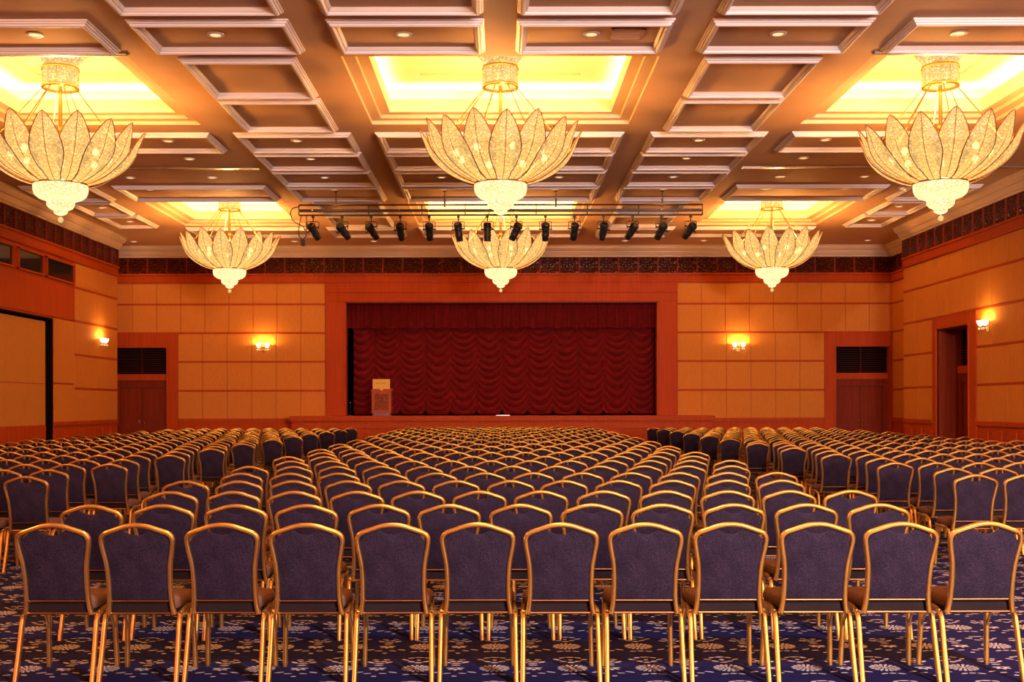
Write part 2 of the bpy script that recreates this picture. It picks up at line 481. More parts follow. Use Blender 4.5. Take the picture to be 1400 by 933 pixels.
# ------------------------------------------------------------------ walls
def fabric_run(mb, axis, c, out, s0, s1, z0, z1, n, mat='fabric'):
    """fabric panels on a wall: axis 'x' runs along x at y=c, 'y' runs along y at x=c; out = direction into the room"""
    zz = [z0] + [r for r in RAILS if z0 + .05 < r < z1 - .05] + [z1]
    w = (s1 - s0) / n
    for i in range(n):
        for a, b in zip(zz, zz[1:]):
            a2, b2 = a + .028, b - .028
            p, q = s0 + i * w + .006, s0 + (i + 1) * w - .006
            if axis == 'x': mb.box(p, q, c, c + out * .03, a2, b2, mat, .008)
            else: mb.box(c, c + out * .03, p, q, a2, b2, mat, .008)
def strip(mb, axis, c, out, s0, s1, z0, z1, t, m, bev=0.0):
    if axis == 'x': mb.box(s0, s1, c, c + out * t, z0, z1, m, bev)
    else: mb.box(c, c + out * t, s0, s1, z0, z1, m, bev)

def rails(axis, c, out, s0, s1, z0=ZW, z1=ZT):
    mb = MB()
    for r in RAILS:
        if z0 - .01 <= r <= z1 + .01: strip(mb, axis, c, out, s0, s1, r - .032, r + .032, .04, 'wood', .01)
    trim(mb)
def wainscot(axis, c, out, s0, s1):
    mb = MB()
    strip(mb, axis, c, out, s0, s1, 0, ZW - .03, .02, 'wood')
    strip(mb, axis, c, out, s0, s1, ZW - .10, ZW + .03, .06, 'wood', .015)
    n = max(1, round((s1 - s0) / .82)); w = (s1 - s0) / n
    for i in range(n): strip(mb, axis, c, out, s0 + i * w + .09, s0 + (i + 1) * w - .09, .28, ZW - .2, .045, 'wood', .02)
    trim(mb)
    mb = MB(); strip(mb, axis, c, out, s0, s1, 0, .16, .05, 'wood_dark', .01)
    return mb
def frieze(axis, c, out, s0, s1):
    mb = MB(); strip(mb, axis, c, out, s0, s1, ZF0, ZF1, .05, 'carved')
    trim(mb)
    mb = MB()
    n = max(1, round((s1 - s0) / .67)); w = (s1 - s0) / n
    for i in range(n + 1):
        p = s0 + i * w
        strip(mb, axis, c, out, max(s0, p - .03), min(s1, p + .03), ZF0, ZF1, .085, 'wood_dark', .01)
    strip(mb, axis, c, out, s0, s1, ZT, ZF0, .07, 'wood', .01)
    strip(mb, axis, c, out, s0, s1, ZF0 - .04, ZF0 + .03, .11, 'wood', .012)
    strip(mb, axis, c, out, s0, s1, ZT - .02, ZT + .05, .10, 'wood', .012)
    trim(mb)
def cornice(axis, c, out, s0, s1):
    mb = MB()
    prof = [(0, ZF1), (.10, ZF1), (.10, ZF1 + .06), (.14, ZF1 + .07), (.20, ZF1 + .16), (.20, ZF1 + .20), (.25, ZF1 + .21), (.33, ZF1 + .29), (.33, ZF1 + .33), (.38, HC), (0, HC)]
    vs = []; k = len(prof)
    for s in (s0, s1):
        for d, z in prof: vs.append((s, c + out * d, z) if axis == 'x' else (c + out * d, s, z))
    fs = [(i, (i + 1) % k, k + (i + 1) % k, k + i) for i in range(k)] + [tuple(range(k)), tuple(range(2 * k - 1, k - 1, -1))]
    mb.add(vs, fs, 'cornice'); trim(mb)

# back wall: slab pieces round the stage opening and the two doors
PX0, PX1, PZ = -5.33, 5.37, 5.10     # proscenium opening
STZ = 1.22                            # stage height
DL = (-13.25, -11.42, 3.55)           # door openings x0, x1, top
DR = (11.44, 13.27, 3.55)
wb = MB()
T = .3
wb.box(-XR - .3, DL[0], YB, YB + T, 0, HC, 'wood')
wb.box(DL[0], DL[1], YB, YB + T, DL[2], HC, 'wood')
wb.box(DL[1], PX0, YB, YB + T, 0, HC, 'wood')
wb.box(PX0, PX1, YB, YB + T, PZ, HC, 'wood')
wb.box(PX0, PX1, YB, YB + T, 0, STZ - .12, 'wood')
wb.box(PX1, DR[0], YB, YB + T, 0, HC, 'wood')
wb.box(DR[0], DR[1], YB, YB + T, DR[2], HC, 'wood')
wb.box(DR[1], XR + .3, YB, YB + T, 0, HC, 'wood')
fabric_run(wb, 'x', YB, -1, -11.03, -6.0, ZW, RAILS[2], 6)
fabric_run(wb, 'x', YB, -1, -XR, -6.0, RAILS[2], ZT, 9)
fabric_run(wb, 'x', YB, -1, 6.03, 11.05, ZW, RAILS[2], 6)
fabric_run(wb, 'x', YB, -1, 6.03, XR, RAILS[2], ZT, 9)
struct(wb, 'wall_back')
for (a, b, c, d) in [(-11.03, -6.0, ZW, 3.2), (-XR, -6.0, 3.9, ZT), (6.03, 11.05, ZW, 3.2), (6.03, XR, 3.9, ZT)]:
    rails('x', YB, -1, a, b, c, d)
for k, (a, b) in enumerate([(-11.03, -6.98), (7.05, 11.05)]):
    struct(wainscot('x', YB, -1, a, b), 'baseboard_back_%d' % (k + 1))
frieze('x', YB, -1, -XR, XR); cornice('x', YB, -1, -XR, XR)

# door surrounds, doors and louvred transoms on the back wall
def door_frame_x(x0, x1, zt, fx0, fx1, fz):
    mb = MB()
    mb.box(fx0, x0, YB, YB - .05, 0, fz, 'wood', .012); mb.box(x1, fx1, YB, YB - .05, 0, fz, 'wood', .012)
    mb.box(x0, x1, YB, YB - .05, zt, fz, 'wood', .012)
    mb.box(x0 - .06, x0, YB, YB - .08, 0, zt + .06, 'wood', .012); mb.box(x1, x1 + .06, YB, YB - .08, 0, zt + .06, 'wood', .012)
    mb.box(x0, x1, YB, YB - .08, zt, zt + .06, 'wood', .012)
    trim(mb)
door_frame_x(DL[0], DL[1], DL[2], DL[0] - .12, -11.03, 4.02)
door_frame_x(DR[0], DR[1], DR[2], 11.05, DR[1] + .1, 4.02)
_door = [0]
def door_set(axis, c, out, s0, s1, ztop, handle=True):
    """double door with panels below a louvred transom. c is the leaf face, out points to the room"""
    _door[0] += 1
    root = thing('door_%d' % _door[0], 'dark red wooden double door below a louvred transom', 'door'); root['kind'] = 'structure'
    del root['category']; del root['label']
    zl = 2.42; mid = (s0 + s1) / 2
    def S(mb, a, b, z0, z1, d0, d1, m, bev=0.0):
        if axis == 'x': mb.box(a, b, c + out * d0, c + out * d1, z0, z1, m, bev)
        else: mb.box(c + out * d0, c + out * d1, a, b, z0, z1, m, bev)
    mb = MB()
    S(mb, s0, s1, zl + .02, zl + .24, -.06, .10, 'wood', .015)
    S(mb, s0, s0 + .17, 0, zl, -.06, .06, 'wood_dark', .01); S(mb, s1 - .17, s1, 0, zl, -.06, .06, 'wood_dark', .01)
    S(mb, s0, s1, 2.2, zl + .02, -.06, .04, 'wood_dark', .01)
    mb.build('door_casing', root)
    for a, b, hx in ((s0 + .17, mid - .006, mid - .09), (mid + .006, s1 - .17, mid + .09)):
        mb = MB(); S(mb, a, b, .01, 2.19, -.06, -.01, 'wood_dark', .006)
        for z0, z1 in ((.22, .82), (1.02, 2.02)):
            S(mb, a + .12, b - .12, z0, z1, -.01, .006, 'wood_dark', .01)
            S(mb, a + .17, b - .17, z0 + .05, z1 - .05, .0, .016, 'wood_dark', .012)
        lf = mb.build('door_leaf', root)
        mb = MB()
        pts = [(hx, .0, .93), (hx, .05, .95), (hx, .06, 1.03), (hx, .05, 1.11), (hx, 0, 1.13)]
        pts = [((p[0], c + out * (p[1] - .01), p[2]) if axis == 'x' else (c + out * (p[1] - .01), p[0], p[2])) for p in pts]
        mb.tube(pts, .012, 'brass', 8); mb.build('handle', lf, 40)
    mb = MB(); S(mb, s0, s1, zl + .24, ztop, -.06, -.045, 'gap')
    S(mb, mid - .025, mid + .025, zl + .24, ztop, -.04, .03, 'louver')
    z = zl + .29
    while z < ztop - .04:
        for a, b in ((s0, mid - .025), (mid + .025, s1)): S(mb, a, b, z, z + .022, -.045, .01, 'louver')
        z += .075
    mb.build('louver_panel', root)
    return root
door_set('x', YB + .22, -1, DL[0], DL[1], DL[2])
door_set('x', YB + .22, -1, DR[0], DR[1], DR[2])

# proscenium surround
mb = MB()
mb.box(-5.98, PX0, YB, YB - .09, STZ - .02, PZ + .0, 'wood', .015); mb.box(PX1, 6.02, YB, YB - .09, STZ - .02, PZ, 'wood', .015)
mb.box(-5.98, 6.02, YB, YB - .09, PZ, ZT - .02, 'wood', .015)
mb.box(-5.98, 6.02, YB, YB - .12, PZ + .32, PZ + .36, 'wood', .01)
for x in (PX0, PX1 - .05): mb.box(x, x + .05, YB - .11, YB + .3, STZ, PZ, 'wood', .01)
mb.box(PX0, PX1, YB - .11, YB + .3, PZ - .04, PZ + .01, 'wood_dark', .01)
trim(mb)
# stage house behind the opening
mb = MB()
mb.box(-6.6, -6.5, YB + .3, 43.2, 0, HC, 'gap'); mb.box(6.5, 6.6, YB + .3, 43.2, 0, HC, 'gap'); mb.box(-6.6, 6.6, 43.2, 43.3, 0, HC, 'gap'); mb.box(-6.6, 6.6, YB + .3, 43.3, HC - .02, HC + .06, 'gap')
struct(mb, 'wall_stage')

# stage platform
st = thing('stage', 'low red wooden stage platform with panelled front below the curtain', 'stage', (0, 38.5, 0))
def sb(mb, *a): 
    b = list(a); b[2] -= 38.5; b[3] -= 38.5
    mb.box(*b)
mb = MB(); sb(mb, -6.98, 7.05, 38.5, 39.92, STZ - .17, STZ, 'wood', .02); sb(mb, PX0 + .01, PX1 - .01, 39.92, 43.1, STZ - .1, STZ, 'wood'); mb.build('platform', st)
mb = MB(); sb(mb, -6.9, 6.97, 38.58, 39.90, 0, STZ - .16, 'wood')
for k in range(10):
    x0 = -6.8 + k * 1.37; sb(mb, x0 + .08, x0 + 1.29, 38.555, 38.6, .25, STZ - .42, 'wood', .015)
mb.build('fascia', st)
mb = MB(); sb(mb, -6.9, 6.97, 38.52, 38.6, .80, .87, 'wood', .02); mb.build('ledge_moulding', st)

# side walls --------------------------------------------------------------
PO = (24.5, 32.5, 4.0)     # folding partition opening in the left wall: y0, y1, top
wl = MB()
wl.box(-XW, -XR - .3, YREAR, PO[0], 0, HC, 'wood')
wl.box(-XW, -XR - .3, PO[0], PO[1], PO[2], HC, 'wood')
wl.box(-XW, -XR - .3, PO[1], YL, 0, HC, 'wood')
wl.box(-XW - .75, -XR - .3, PO[0], PO[1], 0, PO[2], 'gap')
wl.box(-XW - .74, -XW + .004, PO[1] - .012, PO[1] + .002, 0, PO[2], 'gap'); wl.box(-XW - .74, -XW + .004, PO[0], PO[1], PO[2] - .05, PO[2] + .002, 'gap')
fabric_run(wl, 'y', -XW, 1, 34.12, YL, ZW, ZT, 2)
fabric_run(wl, 'y', -XW, 1, YREAR, PO[0], ZW, ZT, 36)
for (z0, z1) in ((ZW, 2.18), (2.2, 4.02)):
    wl.box(-XW, -XW + .03, PO[1] + .05, 34.1, z0 + .02, z1 - .004, 'fabric', .008)
struct(wl, 'wall_left')
rails('y', -XW, 1, 34.12, YL)
rails('y', -XW, 1, YREAR, PO[0])
struct(wainscot('y', -XW, 1, PO[1], YL), 'baseboard_left_1')
struct(wainscot('y', -XW, 1, YREAR, PO[0]), 'baseboard_left_2')
frieze('y', -XW, 1, YREAR, YL); cornice('y', -XW, 1, YREAR, YL)
mb = MB(); mb.box(-XW, -XW + .035, PO[0], 34.1, 4.05, ZT, 'wood', .01); trim(mb)
# leaves of the folding partition
pt = thing('folding_partition', 'fabric-faced folding partition in a recessed opening below the dark windows', 'partition', (-XW - .1, 28.5, 0))
for k in range(6):
    y0 = PO[0] + .05 + k * 1.275
    mb = MB(); mb.box(-.10, .02, y0 - 28.5, y0 + 1.262 - 28.5, .03, 3.9, 'panelcarpet', .008)
    mb.box(-.02, .035, y0 - 28.5, y0 + 1.262 - 28.5, .03, 1.05, 'wood', .01)
    mb.box(.0, .024, y0 - 28.5, y0 + 1.262 - 28.5, 2.17, 2.19, 'wood')
    mb.build('partition_leaf', pt)
# control room windows high in the left wall
for k, (y0, y1) in enumerate([(27.4, 29.75), (30.02, 31.72), (31.9, 34.0)]):
    root = thing('window_%d' % (k + 1), '', ''); del root['label']; del root['category']; root['kind'] = 'structure'
    mb = MB(); mb.box(-XW + .036, -XW + .045, y0 + .05, y1 - .05, 5.14, 5.62, 'glass'); mb.build('pane', root)
    mb = MB()
    for a in ((y0, y1, 5.09, 5.14), (y0, y1, 5.62, 5.67), (y0, y0 + .05, 5.09, 5.67), (y1 - .05, y1, 5.09, 5.67)): mb.box(-XW + .02, -XW + .10, a[0], a[1], a[2], a[3], 'wood', .008)
    mb.build('window_frame', root)

DO = (31.05, 33.3, 3.69)   # doorway in the right wall
wr = MB()
wr.box(XW, XR + .3, YREAR, DO[0], 0, HC, 'wood')
wr.box(XW, XR + .3, DO[0], DO[1], DO[2], HC, 'wood')
wr.box(XW, XR + .3, DO[1], YRT, 0, HC, 'wood')
wr.box(XW + .72, XR + .3, DO[0], DO[1], 0, DO[2], 'wood_dark')
fabric_run(wr, 'y', XW, -1, 33.66, YRT, ZW, RAILS[2], 2)
fabric_run(wr, 'y', XW, -1, 30.55, YRT, RAILS[2], ZT, 6)
fabric_run(wr, 'y', XW, -1, YREAR, 30.55, ZW, ZT, 42)
struct(wr, 'wall_right')
rails('y', XW, -1, 33.66, YRT, ZW, 3.2); rails('y', XW, -1, 30.55, YRT, 3.9, ZT); rails('y', XW, -1, YREAR, 30.55)
struct(wainscot('y', XW, -1, 33.66, YRT), 'baseboard_right_1')
struct(wainscot('y', XW, -1, YREAR, 30.55), 'baseboard_right_2')
frieze('y', XW, -1, YREAR, YRT); cornice('y', XW, -1, YREAR, YRT)
mb = MB()
for a in ((30.55, DO[0], 0, 4.02), (DO[1], 33.66, 0, 4.02), (DO[0], DO[1], DO[2], 4.02)): mb.box(XW, XW - .05, a[0], a[1], a[2], a[3], 'wood', .012)
for a in ((DO[0] - .07, DO[0], 0, DO[2] + .07), (DO[1], DO[1] + .07, 0, DO[2] + .07), (DO[0], DO[1], DO[2], DO[2] + .07)): mb.box(XW, XW - .08, a[0], a[1], a[2], a[3], 'wood', .012)
for a in ((DO[0], DO[0] + .02, 0, DO[2]), (DO[1] - .02, DO[1], 0, DO[2])): mb.box(XW + .72, XW, a[0], a[1], a[2], a[3], 'wood_dark')
trim(mb)
door_set('y', XW + .62, -1, DO[0] + .03, DO[1] - .03, DO[2] - .02)

# recess side walls beside the stage
for sg, y0, nm in ((-1, YL, 'wall_recess_left'), (1, YRT, 'wall_recess_right')):
    mb = MB(); mb.box(sg * XR, sg * (XR + .3), y0 - .3, YB + .3, 0, HC, 'wood')
    fabric_run(mb, 'y', sg * XR, -sg, y0, YB, ZW, ZT, 3)
    struct(mb, nm)
    rails('y', sg * XR, -sg, y0, YB)
    struct(wainscot('y', sg * XR, -sg, y0, YB), 'baseboard_recess_%s' % ('left' if sg < 0 else 'right'))
    frieze('y', sg * XR, -sg, y0, YB); cornice('y', sg * XR, -sg, y0, YB)
mb = MB(); mb.box(-XR - .3, XR + .3, YREAR - .3, YREAR, 0, HC, 'fabric'); struct(mb, 'wall_rear')
# made-up window frame and white pane, added to house the cool rear light
mb = MB()
for a_ in ((5.3, 5.5, 1.3, 4.5), (10.5, 10.7, 1.3, 4.5), (5.3, 10.7, 1.3, 1.5), (5.3, 10.7, 4.3, 4.5), (7.1, 7.2, 1.5, 4.3), (8.8, 8.9, 1.5, 4.3)): mb.box(a_[0], a_[1], YREAR, YREAR + .12, a_[2], a_[3], 'wood', .01)
mb.box(5.5, 10.5, YREAR, YREAR + .02, 1.5, 4.3, 'white')
struct(mb, 'window_4')

# ------------------------------------------------------------------ stage curtain
cu = thing('stage_curtain', 'deep red festoon curtain gathered in twelve scalloped columns under a pleated valance', 'curtain', (0, 40.85, STZ))
X0, X1, NC = -5.12, 5.36, 12
CH = 3.42
def festoon(u, v):
    x = X0 + u * (X1 - X0)
    q = (x + 5.30) / .888; k = math.floor(q); f = q - k; t = 2 * f - 1          # -1..1 inside a column
    rnd = sin(k * 12.9898) * 43758.5453; rnd -= math.floor(rnd)
    edge = max(0.0, 1 - t * t)
    zz = v * CH
    sagd = .30 + .06 * rnd
    ph = (zz + sagd * edge ** 0.9) / (.265 + .02 * rnd) + rnd * 3 + .35 * sin(k * 2.1 + zz * 1.7)
    fr = ph - math.floor(ph)
    fold = (fr ** 0.7) * (1 - fr) ** 0.35 * 1.5
    amp = .04 + .17 * edge ** .7
    d = amp * fold + .10 * edge ** .5
    d += .02 * sin(x * 46) * (1 - edge) ** 2
    bottom = .05 + .16 * (1 - edge) ** 6
    z = max(zz, bottom * (1 - v) ** 3) if v > .02 else bottom
    z = bottom + (CH - bottom) * v
    return (x, -d, z)
mb = MB(); mb.grid(12 * 18 + 1, 190, festoon, 'velvet'); mb.build('festoon', cu, 180)
random.seed(3)
ph = [random.uniform(-.8, .8) for _ in range(90)]
def valance(u, v):
    x = PX0 + .03 + u * (PX1 - PX0 - .06)
    k = x * 7.2; i = int((x + 6) * 7.2) % 90
    a = .038 * sin(2 * pi * k * .93 + ph[i // 3]) + .02 * sin(2 * pi * k * .47 + 1.3)
    return (x, -.42 + a * (1 - .35 * v) - .0, 3.02 + .045 * sin(x * 9) * (1 - v) * .25 + v * .87)
mb = MB(); mb.grid(620, 14, valance, 'velvet'); mb.build('valance', cu, 180)

# lectern on the stage
le = thing('lectern', 'carved wooden lectern with a bright brass plaque on the stage before the curtain', 'lectern', (-4.0, 39.35, STZ))
mb = MB(); mb.box(-.30, .30, -.2, .2, 0, .09, 'plinth', .01); mb.build('plinth', le)
mb = MB(); mb.box(-.325, .325, -.24, .24, .09, .84, 'lectern', .012)
mb.box(-.35, .35, -.28, .28, .82, .87, 'lectern', .012); mb.build('body', le)
mb = MB(); mb.box(-.23, .23, -.258, -.24, .20, .74, 'carvedlect', .004); mb.build('carved_panel', le)
mb = MB()
for a in ((-.26, .26, .17, .2), (-.26, .26, .74, .77), (-.26, -.23, .17, .77), (.23, .26, .17, .77)): mb.box(a[0], a[1], -.27, -.238, a[2], a[3], 'lectern', .006)
mb.build('panel_frame', le)
mb = MB(); mb.box(-.29, .29, -.235, -.21, .90, 1.23, 'sign', .006); mb.box(-.05, .05, -.22, -.2, .86, .95, 'brass')
sg_ = mb.build('plaque', le)
mb = MB()
pts = [(-.19 + .38 * k / 40, -.2375, 1.10 + .016 * sin(k * 1.25) - .012 * sin(k * .31)) for k in range(41)]
mb.tube(pts, .006, 'ink', 6); mb.build('script_line', sg_, 60)
mb = MB(); mb.box(-.33, .33, -.2, .25, .87, .885, 'lectern'); mb.box(-.33, .33, .19, .22, .885, .92, 'lectern'); mb.build('desk_top', le)

# small white strip on the stage floor
mb = MB(); mb.box(-.24, .24, -.05, .05, 0, .028, 'white', .008); mb.box(-.22, .22, -.056, -.045, .006, .02, 'chrome')
o = mb.build('floor_strip'); o.location = (.06, 39.0, STZ); tag(o, 'narrow white strip lying on the stage floor in front of the curtain', 'strip')
# stage-side cable stand in the black gap left of the curtain
sd = thing('microphone_stand', 'dark slim stand in the black gap beside the curtain edge', 'stand', (-5.22, 40.5, STZ))
mb = MB(); mb.lathe([(.001, 0), (.09, 0), (.09, .02), (.02, .035), (.001, .035)], 'black', 16); mb.build('base', sd, 40)
mb = MB(); mb.tube([(0, 0, .03), (0, 0, .42)], .011, 'black', 8); mb.build('pole', sd, 40)
mb = MB(); mb.ball((0, 0, .45), .03, 'chrome', 8); mb.build('microphone_head', sd, 60)

# ------------------------------------------------------------------ chandeliers
RIM = [(.42, 5.42), (.66, 5.50), (.90, 5.63), (1.10, 5.80), (1.225, 5.98), (1.30, 6.18), (1.36, 6.34), (1.395, 6.43)]
WID = [(0, .085), (.2, .135), (.35, .21), (.5, .262), (.6, .268), (.7, .240), (.78, .205), (.86, .150), (.92, .100), (.97, .046), (1.0, .003)]
_L = [0.0]
for (a0, a1), (b0, b1) in zip(RIM, RIM[1:]): _L.append(_L[-1] + sqrt((b0 - a0) ** 2 + (b1 - a1) ** 2))
_L = [q / _L[-1] for q in _L]
def petal_pt(u, v):
    n = len(RIM) - 1; i = 0
    while i < n - 1 and _L[i + 1] < v: i += 1
    f = (v - _L[i]) / (_L[i + 1] - _L[i])
    p0, p1, p2, p3 = RIM[max(i - 1, 0)], RIM[i], RIM[i + 1], RIM[min(i + 2, n)]
    def cr(k): return 0.5 * (2 * p1[k] + (p2[k] - p0[k]) * f + (2 * p0[k] - 5 * p1[k] + 4 * p2[k] - p3[k]) * f * f + (3 * p1[k] - p0[k] - 3 * p2[k] + p3[k]) * f ** 3)
    r, z = cr(0), cr(1) - 5.40
    w = interp(v, WID) * 1.0
    x = u * w
    r2 = r - .20 * (x * x) / max(w, .05) * 1.0 + .0
    return Vector((x, r2, z + .10 * x * x / max(w, .05)))
def make_chandelier():
    root = thing('chandelier', 'c', 'chandelier')
    Z0 = 5.40
    NP = 16
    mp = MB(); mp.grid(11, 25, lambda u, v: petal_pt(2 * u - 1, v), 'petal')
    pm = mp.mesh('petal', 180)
    mr = MB()
    edge = [petal_pt(-1, v / 24) for v in range(25)] + [petal_pt(1, v / 24) for v in range(23, -1, -1)]
    mr.tube(edge, .009, 'bronze', 5); mr.tube([petal_pt(0, v / 24) + Vector((0, .004, -.002)) for v in range(25)], .005, 'bronze', 4)
    rm = mr.mesh('petal_wire', 60)
    for k in range(NP):
        o = bpy.data.objects.new('petal', pm); COL.objects.link(o); o.parent = root; o.rotation_euler = (0 if k % 2 else -.035, 0, 2 * pi * k / NP)
        q = bpy.data.objects.new('petal_wire', rm); COL.objects.link(q); q.parent = o
    # crystal bowl in three tiers
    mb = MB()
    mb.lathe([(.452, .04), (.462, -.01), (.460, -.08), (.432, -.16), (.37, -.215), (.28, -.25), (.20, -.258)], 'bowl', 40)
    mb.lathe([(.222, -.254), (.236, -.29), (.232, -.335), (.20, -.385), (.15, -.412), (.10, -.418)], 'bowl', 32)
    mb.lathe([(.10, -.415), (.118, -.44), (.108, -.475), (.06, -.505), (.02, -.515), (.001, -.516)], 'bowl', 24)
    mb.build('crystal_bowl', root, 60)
    mb = MB(); mb.lathe([(.44, .045), (.468, .05), (.472, .03), (.462, .012), (.44, .02)], 'brass', 40, close=True); mb.build('bowl_rim', root, 60)
    mb = MB(); mb.tube([(0, 0, -.51), (0, 0, -.545)], .012, 'brass', 8); mb.ball((0, 0, -.585), .05, 'collar', 10); mb.build('finial', root, 60)
    # stem, cables, drum and flared crystals up in the coffer
    mb = MB(); mb.tube([(0, 0, 0), (0, 0, 1.75)], .032, 'brass', 12); mb.ball((0, 0, .95), .06, 'brass', 10, (1, 1, 2.2)); mb.build('stem', root, 60)
    for k in range(8):
        a = 2 * pi * (k + .5) / 8
        mb = MB(); mb.tube([(.27 * cos(a), .27 * sin(a), 1.72), (1.16 * cos(a), 1.16 * sin(a), .60)], .009, 'brass', 6); mb.build('cable', root, 60)
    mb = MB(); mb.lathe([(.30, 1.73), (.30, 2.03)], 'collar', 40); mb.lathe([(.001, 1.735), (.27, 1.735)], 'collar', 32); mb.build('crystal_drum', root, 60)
    mb = MB()
    for z in (1.70, 2.02): mb.lathe([(.285, z), (.318, z), (.322, z + .02), (.318, z + .045), (.285, z + .045)], 'brass', 40, close=True)
    for k in range(12):
        a = 2 * pi * k / 12; mb.tube([(.305 * cos(a), .305 * sin(a), 1.72), (.305 * cos(a), .305 * sin(a), 2.04)], .005, 'brass', 5)
    mb.build('drum_rings', root, 60)
    mb = MB()
    for k in range(18):
        a = 2 * pi * k / 18; c, s = cos(a), sin(a)
        def fl_(u, v, c=c, s=s):
            r = .27 + .16 * v ** 1.4; w = (.052 + .03 * v) * (2 * u - 1)
            zt = 2.06 + v * .29 - .05 * abs(2 * u - 1) * v
            return (r * c - w * s, r * s + w * c, zt)
        mb.grid(5, 6, fl_, 'collar')
    mb.lathe([(.20, 2.03), (.20, 2.36)], 'brass', 16)
    mb.build('flared_crystals', root, 60)
    for k in range(8):
        a = 2 * pi * (k + .25) / 8
        mb = MB(); mb.ball((0, 0, 0), .055, 'bulb', 10, (1, 1, 1.2)); mb.tube([(0, 0, -.05), (0, 0, -.12)], .018, 'brass', 8)
        mb.tube([(0, 0, -.12), (-.30 * cos(a), -.30 * sin(a), -.40)], .008, 'brass', 5)
        b = mb.build('bulb', root, 60); b.location = (.80 * cos(a), .80 * sin(a), .52)
    return root
CH_W = (1.0, 0.42, 0.105)
proto = make_chandelier()
CHS = [(-7.67, 20.4, 'large lotus crystal chandelier nearest the windowed wall', 9), (0, 20.4, 'large lotus crystal chandelier in the middle of the near row', 4), (7.67, 20.4, 'large lotus crystal chandelier near the doorway wall', 12),
       (-7.67, 33.1, 'smaller-looking lotus crystal chandelier in far row beside windowed wall', 3), (0, 33.1, 'smaller-looking lotus crystal chandelier hanging in front of the stage valance', 10), (7.67, 33.1, 'smaller-looking lotus crystal chandelier in far row beside doorway wall', 6)]
for k, (x, y, lab, rot) in enumerate(CHS):
    o = proto if k == 0 else copy_tree(proto)
    o.location = (x, y, 5.40); o.rotation_euler = (0, 0, radians(rot)); o['label'] = lab; o['group'] = 'lotus chandeliers'

def light(kind, name, loc, power, col, rot=(0, 0, 0), size=None, size_y=None, spot=None):
    l = bpy.data.lights.new(name, kind); l.energy = power; l.color = col
    if kind == 'AREA':
        l.shape = 'RECTANGLE'; l.size = size; l.size_y = size_y or size
    else: l.shadow_soft_size = size or .1
    if spot: l.spot_size = radians(spot); l.spot_blend = .6
    o = bpy.data.objects.new(name, l); COL.objects.link(o); o.location = loc; o.rotation_euler = rot
    return o
P_CH, P_COVE, P_SCONCE, P_SPOT, P_DOWN = 880.0, 70.0, 55.0, 8500.0, 50.0
for y in (-5.0, 7.7, 20.4, 33.1):       # the hall goes on behind the camera with the same lamps
    for x in (-7.67, 0, 7.67):
        light('POINT', 'chandelier_lamp', (x, y, 6.02), P_CH * (1.0 if y > 15 else .55), CH_W, size=.22)
COVE = (1.0, 0.76, 0.34)
for c, h in CX:
    for a, b in CY:
        z = HC + .19; L = 2 * h - .5; W = (b - a) - .5
        for (x, y, sx, sy) in ((c, a + .15, L, .16), (c, b - .15, L, .16), (c - h + .15, (a + b) / 2, .16, W), (c + h - .15, (a + b) / 2, .16, W)):
            light('AREA', 'cove_lamp', (x, y, z), P_COVE * max(sx, sy) / 4, COVE, (pi, 0, 0), sx, sy)

# ------------------------------------------------------------------ wall sconces
def make_sconce():
    root = thing('wall_sconce', 's', 'wall lamp')
    mb = MB(); mb.box(-.06, .06, -.03, 0, -.17, .13, 'brass', .02); mb.ball((0, -.04, .0), .045, 'brass', 8); mb.build('wall_plate', root, 50)
    mb = MB(); mb.tube([(0, -.06, -.03), (0, -.07, .10), (0, -.06, .19)], .012, 'brass', 8); mb.ball((0, -.06, .215), .028, 'brass', 8); mb.build('finial', root, 60)
    for s in (-1, 1):
        mb = MB(); mb.tube(spline([(0, -.04, -.06), (s * .06, -.10, -.12), (s * .13, -.14, -.10), (s * .145, -.145, -.03)], 5), .010, 'brass', 8); mb.build('arm', root, 60)
        mb = MB(); mb.lathe([(.02, -.03), (.045, -.015), (.075, .03), (.085, .08), (.10, .11)], 'cup', 20, (s * .145, -.145)); mb.build('glass_cup', root, 60)
        mb = MB()
        for k in range(6):
            a = 2 * pi * k / 6; mb.ball((s * .145 + .05 * cos(a), -.145 + .05 * sin(a), -.09), .013, 'collar', 6, (1, 1, 2.4))
        mb.build('crystal_drops', root, 60)
    return root
sp = make_sconce()
SC = [((-8.1, YB - .035, 3.57), 0, 'two-cup brass wall sconce on back wall between lectern and door'), ((8.1, YB - .035, 3.57), 0, 'two-cup brass wall sconce on back wall beyond the far doorway-side chandelier'),
      ((-XW + .035, 36.2, 3.55), pi / 2, 'brass wall sconce on fabric panels beside the dark windows'), ((XW - .035, 29.8, 3.6), -pi / 2, 'brass wall sconce beside the tall recessed doorway')]
for k, (loc, rz, lab) in enumerate(SC):
    o = sp if k == 0 else copy_tree(sp)
    o.location = loc; o.rotation_euler = (0, 0, rz); o['label'] = lab; o['group'] = 'wall sconces'
    m_ = Matrix.Rotation(rz, 4, 'Z')
    for s in (-1, 1):
        p = Vector(loc) + m_ @ Vector((s * .145, -.15, .12))
        light('POINT', 'sconce_lamp', p, P_SCONCE / 2, (1.0, .60, .20), size=.04)

